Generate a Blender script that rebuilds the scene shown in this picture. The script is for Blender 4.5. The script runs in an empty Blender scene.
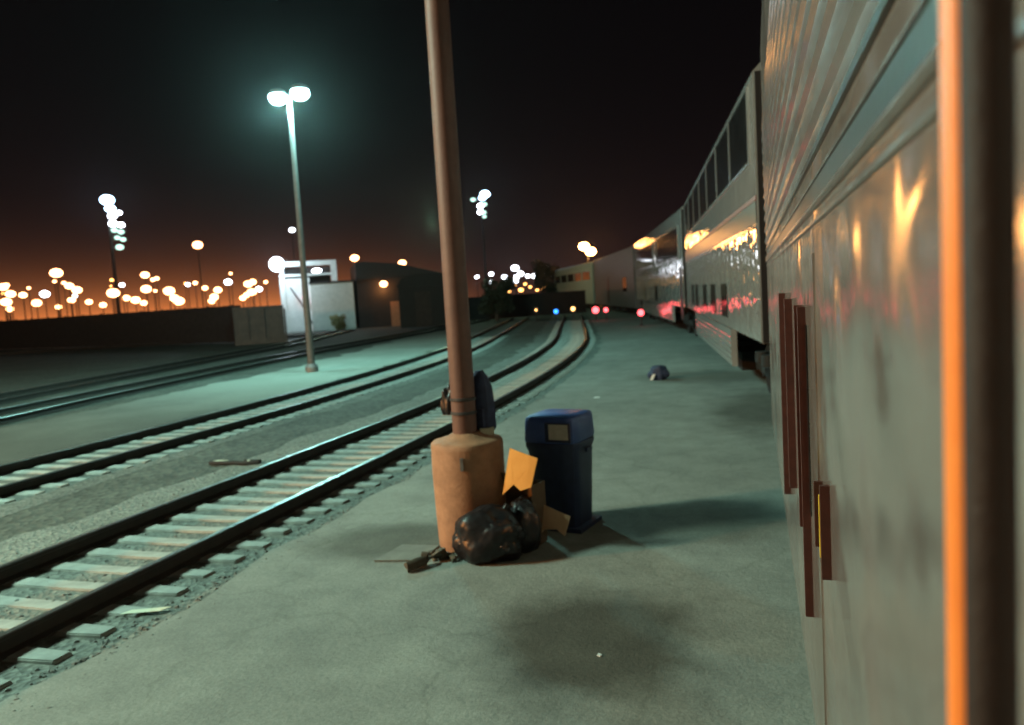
import bpy, bmesh, math, random
from mathutils import Vector, Matrix, noise

random.seed(7)
PI = math.pi
HAZE = 0.00018
OFF = (48.9525, 22.8149, 35.9424)
scene = bpy.context.scene
COL = scene.collection

# ------------------------------------------------------------------ materials
def new_mat(name):
    m = bpy.data.materials.new(name)
    m.use_nodes = True
    nt = m.node_tree
    return m, nt, nt.nodes['Principled BSDF']

def link(nt, a, b):
    nt.links.new(a, b)

def coords(nt, scale=(1, 1, 1), which='Object', off=(0, 0, 0)):
    tc = nt.nodes.new('ShaderNodeTexCoord')
    mp = nt.nodes.new('ShaderNodeMapping')
    mp.inputs['Scale'].default_value = scale
    mp.inputs['Location'].default_value = off
    link(nt, tc.outputs[which], mp.inputs['Vector'])
    return mp.outputs['Vector']

def noise_node(nt, vec, scale, detail=4, rough=0.6):
    n = nt.nodes.new('ShaderNodeTexNoise')
    n.inputs['Scale'].default_value = scale
    n.inputs['Detail'].default_value = detail
    n.inputs['Roughness'].default_value = rough
    link(nt, vec, n.inputs['Vector'])
    return n.outputs['Fac']

def ramp(nt, fac, stops):
    r = nt.nodes.new('ShaderNodeValToRGB')
    el = r.color_ramp.elements
    el[0].position, el[0].color = stops[0][0], (*stops[0][1], 1)
    el[1].position, el[1].color = stops[-1][0], (*stops[-1][1], 1)
    for p, c in stops[1:-1]:
        e = el.new(p)
        e.color = (*c, 1)
    link(nt, fac, r.inputs['Fac'])
    return r.outputs['Color']

def mix(nt, a, b, fac, blend='MIX'):
    n = nt.nodes.new('ShaderNodeMix')
    n.data_type = 'RGBA'
    n.blend_type = blend
    if isinstance(fac, (int, float)):
        n.inputs['Factor'].default_value = fac
    else:
        link(nt, fac, n.inputs['Factor'])
    link(nt, a, n.inputs['A'])
    link(nt, b, n.inputs['B'])
    return n.outputs['Result']

def bump(nt, bsdf, height, strength=0.4, dist=0.02):
    b = nt.nodes.new('ShaderNodeBump')
    b.inputs['Strength'].default_value = strength
    b.inputs['Distance'].default_value = dist
    link(nt, height, b.inputs['Height'])
    link(nt, b.outputs['Normal'], bsdf.inputs['Normal'])

def worn(name, c1, c2, scale=6, rough=0.7, metal=0.0, bump_s=0.25, bump_scale=None, spec=0.5, bdist=0.01, stretch=(1, 1, 1)):
    """surface of two tones mixed by noise, with a light bump"""
    m, nt, b = new_mat(name)
    v = coords(nt, stretch)
    f = noise_node(nt, v, scale, 5, 0.65)
    col = ramp(nt, f, [(0.32, c1), (0.68, c2)])
    link(nt, col, b.inputs['Base Color'])
    b.inputs['Roughness'].default_value = rough
    b.inputs['Metallic'].default_value = metal
    b.inputs['Specular IOR Level'].default_value = spec
    if bump_s:
        h = noise_node(nt, v, bump_scale or scale * 6, 3, 0.6)
        bump(nt, b, h, bump_s, bdist)
    return m

def glow(name, color, strength):
    m = bpy.data.materials.new(name)
    m.use_nodes = True
    nt = m.node_tree
    nt.nodes.remove(nt.nodes['Principled BSDF'])
    e = nt.nodes.new('ShaderNodeEmission')
    e.inputs['Color'].default_value = (*color, 1)
    e.inputs['Strength'].default_value = strength
    link(nt, e.outputs['Emission'], nt.nodes['Material Output'].inputs['Surface'])
    return m

def steel(name, base, rough, metal, wav, wscale, stretch, wdist=0.01, aniso=0.0, off=(0, 0, 0)):
    """thin rolled steel skin with the slow waviness that bends reflections"""
    m, nt, b = new_mat(name)
    v = coords(nt, (1, 1, 1))
    f = noise_node(nt, v, 1.7, 5, 0.65)
    c1 = tuple(x * 0.8 for x in base)
    col = ramp(nt, f, [(0.3, c1), (0.7, base)])
    link(nt, col, b.inputs['Base Color'])
    b.inputs['Metallic'].default_value = metal
    f2 = noise_node(nt, v, 5, 4, 0.7)
    mr = nt.nodes.new('ShaderNodeMapRange')
    mr.inputs['From Min'].default_value = 0.3
    mr.inputs['From Max'].default_value = 0.7
    mr.inputs['To Min'].default_value = rough * 0.75
    mr.inputs['To Max'].default_value = rough * 1.35
    link(nt, f2, mr.inputs['Value'])
    link(nt, mr.outputs['Result'], b.inputs['Roughness'])
    v2 = coords(nt, stretch, off=off)
    h = noise_node(nt, v2, wscale, 2, 0.5)
    bump(nt, b, h, wav, wdist)
    if aniso:
        b.inputs['Anisotropic'].default_value = aniso
        tz = nt.nodes.new('ShaderNodeCombineXYZ')
        tz.inputs['Z'].default_value = 1.0
        link(nt, tz.outputs[0], b.inputs['Tangent'])
    return m

def asphalt_mat():
    m, nt, b = new_mat('old_asphalt')
    v = coords(nt)
    big = noise_node(nt, v, 0.35, 5, 0.6)
    mid = noise_node(nt, v, 2.2, 6, 0.7)
    fine = noise_node(nt, v, 55, 3, 0.7)
    c = ramp(nt, big, [(0.3, (0.245, 0.255, 0.23)), (0.7, (0.345, 0.355, 0.315))])
    c2 = ramp(nt, mid, [(0.3, (0.62, 0.62, 0.62)), (0.72, (1.08, 1.08, 1.05))])
    c = mix(nt, c, c2, 0.75, 'MULTIPLY')
    c3 = ramp(nt, fine, [(0.3, (0.6, 0.6, 0.6)), (0.7, (1.1, 1.1, 1.1))])
    c = mix(nt, c, c3, 0.6, 'MULTIPLY')
    # dark patches in the asphalt: soft ellipses with ragged edges, fixed to the ground
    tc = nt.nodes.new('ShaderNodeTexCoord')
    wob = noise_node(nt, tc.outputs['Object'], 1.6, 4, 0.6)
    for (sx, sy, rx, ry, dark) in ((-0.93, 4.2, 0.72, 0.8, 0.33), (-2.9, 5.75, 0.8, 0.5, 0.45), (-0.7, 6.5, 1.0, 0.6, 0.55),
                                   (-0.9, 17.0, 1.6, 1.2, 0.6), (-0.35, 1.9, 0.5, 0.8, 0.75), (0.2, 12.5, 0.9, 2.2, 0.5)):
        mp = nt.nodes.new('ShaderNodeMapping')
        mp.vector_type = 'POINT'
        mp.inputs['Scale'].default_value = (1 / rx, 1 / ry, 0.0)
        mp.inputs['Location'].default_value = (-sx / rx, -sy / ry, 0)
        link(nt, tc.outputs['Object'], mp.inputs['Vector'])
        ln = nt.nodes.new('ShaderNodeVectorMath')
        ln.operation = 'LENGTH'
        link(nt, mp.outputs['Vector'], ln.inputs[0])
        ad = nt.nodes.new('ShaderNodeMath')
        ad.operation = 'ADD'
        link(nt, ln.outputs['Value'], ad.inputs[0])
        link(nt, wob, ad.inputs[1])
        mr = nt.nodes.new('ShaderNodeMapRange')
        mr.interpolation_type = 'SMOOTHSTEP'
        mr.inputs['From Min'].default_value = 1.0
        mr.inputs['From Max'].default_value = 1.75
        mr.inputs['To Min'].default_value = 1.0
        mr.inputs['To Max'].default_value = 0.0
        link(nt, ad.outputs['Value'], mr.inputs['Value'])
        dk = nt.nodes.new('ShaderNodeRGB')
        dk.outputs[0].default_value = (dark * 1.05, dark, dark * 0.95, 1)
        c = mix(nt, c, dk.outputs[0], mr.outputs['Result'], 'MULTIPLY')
    cr = nt.nodes.new('ShaderNodeTexVoronoi')
    cr.feature = 'DISTANCE_TO_EDGE'
    cr.inputs['Scale'].default_value = 0.55
    wv = nt.nodes.new('ShaderNodeVectorMath')
    wv.operation = 'MULTIPLY_ADD'
    nz = nt.nodes.new('ShaderNodeTexNoise')
    nz.inputs['Scale'].default_value = 1.8
    nz.inputs['Detail'].default_value = 5
    link(nt, v, nz.inputs['Vector'])
    link(nt, nz.outputs['Color'], wv.inputs[0])
    wv.inputs[1].default_value = (0.9, 0.9, 0)
    link(nt, v, wv.inputs[2])
    link(nt, wv.outputs[0], cr.inputs['Vector'])
    ck = ramp(nt, cr.outputs['Distance'], [(0.0, (0.5, 0.5, 0.48)), (0.006, (0.72, 0.72, 0.7)), (0.016, (1, 1, 1))])
    c = mix(nt, c, ck, 0.28, 'MULTIPLY')
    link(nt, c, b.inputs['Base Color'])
    b.inputs['Roughness'].default_value = 0.88
    b.inputs['Specular IOR Level'].default_value = 0.25
    h = noise_node(nt, v, 40, 4, 0.7)
    bump(nt, b, h, 0.5, 0.012)
    return m

def gravel_mat(name, c1, c2, scale=26):
    m, nt, b = new_mat(name)
    v = coords(nt)
    vo = nt.nodes.new('ShaderNodeTexVoronoi')
    vo.inputs['Scale'].default_value = scale
    link(nt, v, vo.inputs['Vector'])
    big = noise_node(nt, v, 0.7, 5, 0.65)
    c = ramp(nt, big, [(0.3, c1), (0.7, c2)])
    sep = nt.nodes.new('ShaderNodeSeparateColor')
    link(nt, vo.outputs['Color'], sep.inputs['Color'])
    c2_ = ramp(nt, sep.outputs['Red'], [(0.0, (0.55, 0.55, 0.55)), (1.0, (1.25, 1.25, 1.22))])
    c = mix(nt, c, c2_, 0.9, 'MULTIPLY')
    link(nt, c, b.inputs['Base Color'])
    b.inputs['Roughness'].default_value = 0.9
    b.inputs['Specular IOR Level'].default_value = 0.25
    bump(nt, b, vo.outputs['Distance'], 0.7, 0.02)
    return m

M = {}
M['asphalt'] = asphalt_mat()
M['dirt'] = gravel_mat('yard_dirt', (0.06, 0.063, 0.053), (0.11, 0.113, 0.096), 14)
def lit_path_mat():
    """gravel path with the lamp light pool painted pale round the post foot, fading with ragged edges into darker dirt"""
    m, nt, b = new_mat('path_light_pool')
    tc = nt.nodes.new('ShaderNodeTexCoord')
    v = tc.outputs['Object']
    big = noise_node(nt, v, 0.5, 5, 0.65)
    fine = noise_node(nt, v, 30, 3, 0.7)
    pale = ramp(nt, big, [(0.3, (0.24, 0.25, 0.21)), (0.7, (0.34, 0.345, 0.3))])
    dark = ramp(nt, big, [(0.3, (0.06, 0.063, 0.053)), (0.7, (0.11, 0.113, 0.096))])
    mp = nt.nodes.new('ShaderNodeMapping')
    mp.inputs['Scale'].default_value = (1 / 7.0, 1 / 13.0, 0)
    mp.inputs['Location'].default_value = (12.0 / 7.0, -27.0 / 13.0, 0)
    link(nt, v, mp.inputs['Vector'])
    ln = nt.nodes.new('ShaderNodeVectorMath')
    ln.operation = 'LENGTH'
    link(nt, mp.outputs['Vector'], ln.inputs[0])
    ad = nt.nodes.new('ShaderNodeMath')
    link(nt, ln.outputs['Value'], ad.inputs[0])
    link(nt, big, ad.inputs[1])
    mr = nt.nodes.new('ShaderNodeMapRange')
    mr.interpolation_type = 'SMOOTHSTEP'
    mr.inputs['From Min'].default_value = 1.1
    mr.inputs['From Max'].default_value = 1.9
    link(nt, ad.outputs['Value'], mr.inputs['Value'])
    c = mix(nt, pale, dark, mr.outputs['Result'])  # lamp falloff painted in: pale near the post, dark away from it
    g = ramp(nt, fine, [(0.3, (0.65, 0.65, 0.65)), (0.7, (1.1, 1.1, 1.1))])
    link(nt, mix(nt, c, g, 0.7, 'MULTIPLY'), b.inputs['Base Color'])
    b.inputs['Roughness'].default_value = 0.9
    b.inputs['Specular IOR Level'].default_value = 0.2
    bump(nt, b, fine, 0.5, 0.02)
    return m

M['lamp_pool_dirt'] = lit_path_mat()
M['ballast'] = gravel_mat('grey_ballast', (0.1, 0.104, 0.092), (0.165, 0.168, 0.15), 22)
M['near_ballast'] = gravel_mat('near_ballast', (0.15, 0.157, 0.137), (0.22, 0.225, 0.2), 26)
M['stone'] = worn('ballast_stone', (0.13, 0.132, 0.118), (0.22, 0.222, 0.2), 3, 0.9)
M['sleeper'] = worn('weathered_concrete', (0.24, 0.245, 0.22), (0.42, 0.42, 0.375), 5, 0.85)
M['rust'] = worn('rusty_rail', (0.012, 0.008, 0.006), (0.03, 0.019, 0.013), 9, 0.75)
M['polish'] = worn('polished_rail_head', (0.16, 0.155, 0.145), (0.3, 0.29, 0.28), 14, 0.38, 0.9, 0.1)
M['tan_pole'] = worn('brown_painted_pole', (0.105, 0.048, 0.036), (0.145, 0.068, 0.05), 7, 0.6, 0, 0.2)
M['tan_concrete'] = worn('tan_painted_concrete', (0.28, 0.135, 0.072), (0.42, 0.21, 0.115), 8, 0.8, 0, 0.4)
M['pole_band'] = worn('ochre_band', (0.5, 0.34, 0.16), (0.62, 0.43, 0.22), 12, 0.6)
M['galv'] = worn('galvanised_steel', (0.16, 0.16, 0.16), (0.26, 0.26, 0.26), 12, 0.5, 0.3, 0.1)
M['post_paint'] = worn('grey_post_paint', (0.09, 0.085, 0.08), (0.14, 0.13, 0.125), 9, 0.6, 0.0, 0.1)
M['dark_steel'] = worn('dark_steel', (0.03, 0.03, 0.032), (0.06, 0.06, 0.06), 9, 0.6, 0.3, 0.15)
M['bin_blue'] = worn('navy_plastic', (0.013, 0.019, 0.052), (0.022, 0.032, 0.08), 9, 0.5, 0, 0.12)
M['bin_lid'] = worn('blue_plastic', (0.045, 0.085, 0.25), (0.065, 0.115, 0.33), 9, 0.42, 0, 0.12)
M['hole'] = worn('dark_opening', (0.006, 0.006, 0.008), (0.012, 0.012, 0.014), 9, 0.9, 0, 0)
M['sticker'] = worn('buff_notice', (0.5, 0.42, 0.34), (0.62, 0.54, 0.45), 18, 0.7, 0, 0)
M['bag'] = worn('black_bin_liner', (0.006, 0.006, 0.007), (0.014, 0.012, 0.014), 10, 0.4, 0, 0.15, 14, 0.4, 0.02)
M['pack'] = worn('navy_nylon', (0.012, 0.018, 0.045), (0.03, 0.04, 0.09), 14, 0.75, 0, 0.3)
M['card'] = worn('yellow_cardboard', (0.8, 0.33, 0.06), (0.86, 0.38, 0.08), 6, 0.75, 0, 0.15)
M['kraft'] = worn('brown_cardboard', (0.55, 0.33, 0.19), (0.66, 0.42, 0.26), 6, 0.8, 0, 0.2)
M['brown_box'] = worn('dark_kraft', (0.09, 0.055, 0.032), (0.14, 0.085, 0.05), 6, 0.85, 0, 0.2)
M['paper'] = worn('pale_paper', (0.6, 0.58, 0.42), (0.75, 0.72, 0.55), 9, 0.8, 0, 0.2)
M['white_paper'] = worn('white_paper', (0.7, 0.72, 0.7), (0.82, 0.84, 0.82), 9, 0.8, 0, 0.2)
M['grey_board'] = worn('flattened_board', (0.13, 0.13, 0.11), (0.2, 0.2, 0.17), 5, 0.85, 0, 0.3)
M['wood'] = worn('broken_wood', (0.05, 0.036, 0.024), (0.13, 0.1, 0.065), 9, 0.85, 0, 0.5)
M['maroon'] = worn('maroon_enamel', (0.05, 0.016, 0.013), (0.085, 0.026, 0.02), 20, 0.4, 0, 0.05)
M['yellow'] = worn('yellow_plate', (0.75, 0.55, 0.03), (0.85, 0.65, 0.06), 20, 0.45, 0, 0.05)
M['rubber'] = worn('black_rubber', (0.008, 0.004, 0.0035), (0.014, 0.008, 0.007), 20, 0.7, 0, 0.2)  # also colours the added bar that stands for the grab bar's unlit side
M['orange_bar'] = worn('amber_enamel', (0.8, 0.22, 0.035), (0.86, 0.26, 0.045), 30, 0.45, 0, 0.04)
M['steel'] = steel('wavy_car_side', (0.54, 0.5, 0.47), 0.15, 0.72, 1.0, 1.8, (1, 0.55, 0.85), 0.095, 0.97, OFF)
M['flute'] = steel('fluted_steel', (0.5, 0.5, 0.5), 0.17, 0.7, 0.1, 4, (1, 0.5, .3), 0.006)
M['far_steel'] = steel('coach_steel', (0.62, 0.59, 0.56), 0.04, 0.55, 0.9, 3.0, (1, 0.7, 1.1), 0.02, 0.4)
M['grey_paint'] = steel('grey_coach_paint', (0.16, 0.15, 0.145), 0.35, 0.2, 0.3, 2.0, (1, 1, 1), 0.01)
M['green_grey'] = steel('pale_green_paint', (0.46, 0.55, 0.44), 0.35, 0.1, 0.3, 2.0, (1, 1, 1), 0.01)
M['stripe'] = worn('dark_stripe', (0.035, 0.028, 0.026), (0.06, 0.045, 0.04), 8, 0.3, 0.2, 0.05)
M['red_stripe'] = worn('red_stripe', (0.16, 0.03, 0.03), (0.22, 0.045, 0.04), 8, 0.35, 0.1, 0.05)
M['glass'] = worn('dark_coach_glass', (0.008, 0.010, 0.010), (0.02, 0.022, 0.022), 3, 0.08, 0, 0.08, 2, 0.6)
M['under'] = worn('underframe_black', (0.006, 0.006, 0.006), (0.013, 0.012, 0.011), 8, 0.8, 0, 0.3)
M['white_metal'] = worn('white_corrugated_metal', (0.6, 0.64, 0.62), (0.74, 0.77, 0.75), 3, 0.55, 0, 0.1)
M['fence'] = worn('dark_fence_boards', (0.02, 0.014, 0.012), (0.04, 0.028, 0.024), 3, 0.85, 0, 0.2)
M['dumpster'] = worn('brown_steel_box', (0.06, 0.045, 0.038), (0.1, 0.075, 0.06), 2, 0.7, 0, 0.2)
M['shed'] = worn('dark_shed_wall', (0.018, 0.014, 0.013), (0.032, 0.024, 0.022), 2, 0.85, 0, 0.2)
M['shed_roof'] = worn('dark_shed_roof', (0.01, 0.009, 0.009), (0.016, 0.014, 0.014), 2, 0.7, 0, 0.2)
M['leaf'] = worn('dark_leaf', (0.012, 0.02, 0.008), (0.03, 0.042, 0.018), 3, 0.7, 0, 0)
M['bark'] = worn('bark', (0.05, 0.036, 0.025), (0.1, 0.075, 0.055), 8, 0.9, 0, 0.5)
M['shrub'] = worn('dry_shrub_leaf', (0.14, 0.15, 0.05), (0.24, 0.22, 0.09), 8, 0.8, 0, 0)
SOD = (1.0, 0.42, 0.11)
M['sodium'] = glow('sodium_lamp_glow', (1.0, 0.42, 0.17), 13)
M['sodium_big'] = glow('big_sodium_glow', SOD, 85)
M['sodium_soft'] = glow('sodium_lamp_soft_glow', SOD, 8)
M['halide'] = glow('halide_lamp_glow', (0.6, 0.8, 1.0), 40)
M['halide_soft'] = glow('halide_soft_glow', (0.85, 0.9, 1.0), 14)
M['mast_glow'] = glow('mast_glow', (0.45, 0.72, 1.0), 18)
M['mast_dim'] = glow('mast_dim_glow', (0.6, 1.0, 0.85), 2.0)
M['mercury'] = glow('mercury_lamp_glow', (0.5, 0.95, 1.0), 30)
M['red_glow'] = glow('red_lamp_glow', (1.0, 0.09, 0.10), 6)
M['blue_glow'] = glow('blue_lamp_glow', (0.03, 0.22, 1.0), 5)
M['amber_glow'] = glow('amber_lamp_glow', (1.0, 0.5, 0.15), 6)

# ------------------------------------------------------------------ mesh helpers
def finish(name, bm, mat, parent=None, smooth=False, bevel=0.0, loc=None):
    if bevel:
        es = [e for e in bm.edges if len(e.link_faces) == 2 and e.calc_face_angle(0) > 0.6]
        bmesh.ops.bevel(bm, geom=es, offset=bevel, segments=2, affect='EDGES', clamp_overlap=True)
    bmesh.ops.recalc_face_normals(bm, faces=bm.faces)
    me = bpy.data.meshes.new(name)
    bm.to_mesh(me)
    bm.free()
    for m in (mat if isinstance(mat, (list, tuple)) else [mat]):
        me.materials.append(m)
    if smooth:
        me.polygons.foreach_set('use_smooth', [True] * len(me.polygons))
        me.set_sharp_from_angle(angle=math.radians(40))
    o = bpy.data.objects.new(name, me)
    COL.objects.link(o)
    if parent:
        o.parent = parent
    if loc:
        o.location = loc
    return o

def box(bm, x0, x1, y0, y1, z0, z1, mi=0):
    vs = [bm.verts.new((x, y, z)) for z in (z0, z1) for x, y in ((x0, y0), (x1, y0), (x1, y1), (x0, y1))]
    fs = []
    for q in ((0, 3, 2, 1), (4, 5, 6, 7), (0, 1, 5, 4), (1, 2, 6, 5), (2, 3, 7, 6), (3, 0, 4, 7)):
        f = bm.faces.new([vs[i] for i in q])
        f.material_index = mi
        fs.append(f)
    return vs

def tube(bm, a, b, r0, r1=None, n=12, caps=True):
    a, b = Vector(a), Vector(b)
    r1 = r0 if r1 is None else r1
    d = (b - a).normalized()
    u = d.orthogonal().normalized()
    w = d.cross(u)
    ra = [bm.verts.new(a + (u * math.cos(2 * PI * i / n) + w * math.sin(2 * PI * i / n)) * r0) for i in range(n)]
    rb = [bm.verts.new(b + (u * math.cos(2 * PI * i / n) + w * math.sin(2 * PI * i / n)) * r1) for i in range(n)]
    for i in range(n):
        bm.faces.new((ra[i], ra[(i + 1) % n], rb[(i + 1) % n], rb[i]))
    if caps:
        bm.faces.new(ra[::-1])
        bm.faces.new(rb)

def path_tube(bm, pts, r, n=10):
    pts = [Vector(p) for p in pts]
    rings = []
    for i, p in enumerate(pts):
        d = (pts[min(i + 1, len(pts) - 1)] - pts[max(i - 1, 0)]).normalized()
        ref = Vector((0, 1, 0)) if abs(d.y) < 0.9 else Vector((1, 0, 0))
        u = d.cross(ref).normalized()
        w = d.cross(u)
        rings.append([bm.verts.new(p + (u * math.cos(2 * PI * k / n) + w * math.sin(2 * PI * k / n)) * r) for k in range(n)])
    for a, b in zip(rings, rings[1:]):
        for k in range(n):
            bm.faces.new((a[k], a[(k + 1) % n], b[(k + 1) % n], b[k]))
    bm.faces.new(rings[0][::-1])
    bm.faces.new(rings[-1])

def lathe(bm, prof, n=24, c=(0, 0, 0)):
    rings = []
    for r, z in prof:
        rings.append([bm.verts.new((c[0] + r * math.cos(2 * PI * i / n), c[1] + r * math.sin(2 * PI * i / n), c[2] + z)) for i in range(n)])
    for a, b in zip(rings, rings[1:]):
        for i in range(n):
            bm.faces.new((a[i], a[(i + 1) % n], b[(i + 1) % n], b[i]))
    bm.faces.new(rings[0][::-1])
    bm.faces.new(rings[-1])

def ball(bm, c, r, seg=12, ring=8, squash=(1, 1, 1)):
    res = bmesh.ops.create_uvsphere(bm, u_segments=seg, v_segments=ring, radius=r)
    for v in res['verts']:
        v.co = Vector((v.co.x * squash[0], v.co.y * squash[1], v.co.z * squash[2])) + Vector(c)
    return res['verts']

def extrude_profile(bm, prof, y0, y1, closed=True, caps=True):
    """prof: list of (x, z) points, extruded along y"""
    a = [bm.verts.new((x, y0, z)) for x, z in prof]
    b = [bm.verts.new((x, y1, z)) for x, z in prof]
    n = len(prof)
    for i in range(n if closed else n - 1):
        bm.faces.new((a[i], a[(i + 1) % n], b[(i + 1) % n], b[i]))
    if caps and closed:
        bm.faces.new(a[::-1])
        bm.faces.new(b)

def thing(name, label, cat, loc=(0, 0, 0), rz=0.0, group=None):
    o = bpy.data.objects.new(name, None)
    COL.objects.link(o)
    o.empty_display_size = 0.2
    o.location = loc
    o.rotation_euler = (0, 0, rz)
    o['label'] = label
    o['category'] = cat
    if group:
        o['group'] = group
    return o

def tag(o, label, cat, group=None):
    o['label'] = label
    o['category'] = cat
    if group:
        o['group'] = group
    return o

def structure(o):
    o['kind'] = 'structure'
    return o

def dup(root, loc, rz=None, label=None, group=None):
    r = root.copy()
    COL.objects.link(r)
    r.location = loc
    if rz is not None:
        r.rotation_euler = (0, 0, rz)
    if label:
        r['label'] = label
    if group:
        r['group'] = group
    for ch in list(root.children):
        c = ch.copy()
        COL.objects.link(c)
        c.parent = r
        for g in list(ch.children):
            d = g.copy()
            COL.objects.link(d)
            d.parent = c
    return r

# ------------------------------------------------------------------ the curve of the yard
RC, Y0, TH = 110.0, 10.0, math.radians(12.5)
S1 = RC * TH

def path(x0, s):
    """point beside the curved line at lateral offset x0, arc length s of the reference line (s = y while straight)"""
    t = s - Y0
    if t <= 0:
        return Vector((x0, s, 0)), 0.0
    r = RC + x0
    if t <= S1:
        a = t / RC
        return Vector((-RC + r * math.cos(a), Y0 + r * math.sin(a), 0)), a
    p = Vector((-RC + r * math.cos(TH), Y0 + r * math.sin(TH), 0))
    return p + Vector((-math.sin(TH), math.cos(TH), 0)) * (t - S1), TH

def strip(name, xa, xb, z, s0, s1, mat, step=1.0, nx=1, jag=0.0):
    bm = bmesh.new()
    rows = []
    s = s0
    while s <= s1 + 1e-6:
        row = []
        for k in range(nx + 1):
            x = xa + (xb - xa) * k / nx
            if jag and k in (0, nx):
                x += jag * noise.noise(Vector((s * 0.9, k * 7.3, 1.7))) + 0.4 * jag * noise.noise(Vector((s * 3.1, k * 3.3, 5.7)))
            p, _ = path(x, s)
            row.append(bm.verts.new((p.x, p.y, z)))
        rows.append(row)
        s += step
    for a, b in zip(rows, rows[1:]):
        for k in range(nx):
            bm.faces.new((a[k], a[k + 1], b[k + 1], b[k]))
    return structure(finish(name, bm, mat))

# ------------------------------------------------------------------ ground
bm = bmesh.new()
bmesh.ops.create_grid(bm, x_segments=8, y_segments=8, size=1500)
structure(finish('ground', bm, M['dirt']))
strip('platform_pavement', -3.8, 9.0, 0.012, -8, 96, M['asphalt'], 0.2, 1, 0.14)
strip('track_bed', -6.6, -3.5, 0.004, -8, 90, M['near_ballast'], 0.5, 1, 0.3)
strip('track_bed', -10.1, -7.7, 0.004, -8, 90, M['ballast'], 0.5, 1, 0.3)
strip('gravel_path', -14.0, -10.2, 0.008, 2, 44, M['lamp_pool_dirt'], 0.5, 1, 0.5)

# ballast stones lying loose round the nearest track
bm = bmesh.new()
for i in range(1700):
    s = 2.6 + 17 * random.random() ** 1.6
    x = random.choice((random.uniform(-6.6, -3.55), random.uniform(-6.3, -3.7), random.gauss(-3.85, 0.12)))
    p, a = path(x, s)
    r = random.uniform(0.006, 0.016)
    rot = Matrix.Rotation(random.uniform(0, 6.28), 3, 'Z')
    sq = (random.uniform(0.7, 1.3), random.uniform(0.7, 1.2), random.uniform(0.5, 0.9))
    c0 = Vector((p.x, p.y, 0.004 + r * 0.3))
    vs = [bm.verts.new(rot @ Vector((d[0] * sq[0], d[1] * sq[1], d[2] * sq[2])) * r * random.uniform(.85, 1.15) + c0)
          for d in ((.6, .6, .5), (-.7, .5, .5), (-.5, -.7, .5), (.6, -.6, .55), (1, .8, -.4), (-.9, .9, -.4), (-.9, -.9, -.4), (.9, -1, -.4), (0, 0, .85))]
    for q in ((0, 1, 8), (1, 2, 8), (2, 3, 8), (3, 0, 8), (0, 4, 5, 1), (1, 5, 6, 2), (2, 6, 7, 3), (3, 7, 4, 0)):
        bm.faces.new([vs[k] for k in q])
o = finish('ballast_stones', bm, M['stone'])
o['kind'] = 'stuff'

# ------------------------------------------------------------------ tracks
def rail_mesh(name, x0, s0, s1, parent, pathf=path, z0=0.02):
    prof = [(-0.062, 0), (0.062, 0), (0.062, 0.012), (0.012, 0.03), (0.010, 0.105), (0.033, 0.118), (0.033, 0.142), (0.026, 0.150), (-0.026, 0.150),
            (-0.033, 0.142), (-0.033, 0.118), (-0.010, 0.105), (-0.012, 0.03), (-0.062, 0.012)]
    bm = bmesh.new()
    rows = []
    s = s0
    while s <= s1 + 1e-6:
        row = []
        for (dx, dz) in prof:
            p, _ = pathf(x0 + dx * 0.95, s)
            row.append(bm.verts.new((p.x, p.y, z0 + dz * 0.86)))
        rows.append(row)
        s += 0.75
    n = len(prof)
    for a, b in zip(rows, rows[1:]):
        for k in range(n):
            f = bm.faces.new((a[k], a[(k + 1) % n], b[(k + 1) % n], b[k]))
            f.material_index = 1 if k in (6, 7, 8) else 0
    bm.faces.new(rows[0][::-1])
    bm.faces.new(rows[-1])
    bmesh.ops.recalc_face_normals(bm, faces=bm.faces)
    return finish(name, bm, [M['rust'], M['polish']], parent)

def sleeper_bm(l=2.0, w=0.15, top=0.03):
    bm = bmesh.new()
    box(bm, -l / 2, l / 2, -w / 2, w / 2, -0.1, top)
    bmesh.ops.subdivide_edges(bm, edges=[e for e in bm.edges if abs(e.verts[0].co.x - e.verts[1].co.x) > 0.5], cuts=6)
    for v in bm.verts:                                   # dished in the middle, ragged corners
        if v.co.z > 0:
            v.co.z -= 0.012 * max(0, 1 - abs(v.co.x) / 0.6)
        v.co += Vector((0, random.uniform(-0.008, 0.008), random.uniform(-0.004, 0.004)))
    return bm

def railway(label, xc, s0, s1, sl_from, sl_to, gap=0.345, gauge=1.24, z0=0.02, pathf=path):
    t = thing('railway_track', label, 'railway track', (0, 0, 0), 0, 'railway tracks in the yard')
    for sgn in (-1, 1):
        rail_mesh('rail', xc + sgn * gauge / 2, s0, s1, t, pathf, z0)
    if sl_to > sl_from:
        first = None
        s, k = sl_from, 0
        rest = bmesh.new()
        while s < sl_to:
            p, a = pathf(xc + random.uniform(-0.03, 0.03), s)
            if k < 100:
                if first is None:
                    o = first = finish('sleeper', sleeper_bm(top=z0 + 0.012), M['sleeper'], t, bevel=0.008)
                else:
                    o = first.copy()
                    COL.objects.link(o)
                o.parent = t
                o.location = (p.x, p.y, random.uniform(-0.012, 0.0))
                o.rotation_euler = (random.uniform(-.02, .02), random.uniform(-.006, .006), a + random.uniform(-0.02, 0.02))
            else:
                vs = box(rest, -1, 1, -0.075, 0.075, -0.1, z0 + 0.01)
                mt = Matrix.Translation(p) @ Matrix.Rotation(a, 4, 'Z')
                for v in vs:
                    v.co = mt @ v.co
            s += gap
            k += 1
        if k > 100:
            o = finish('sleeper_row', rest, M['sleeper'], t)
            o['kind'] = 'stuff'
        else:
            rest.free()
    return t

railway('nearest railway track with pale concrete sleepers beside the platform', -5.0, -7.0, 62, 2.4, 52)
railway('second railway track from the platform with half buried sleepers', -9.05, -7.0, 62, 4.5, 38, z0=0.012)

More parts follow.
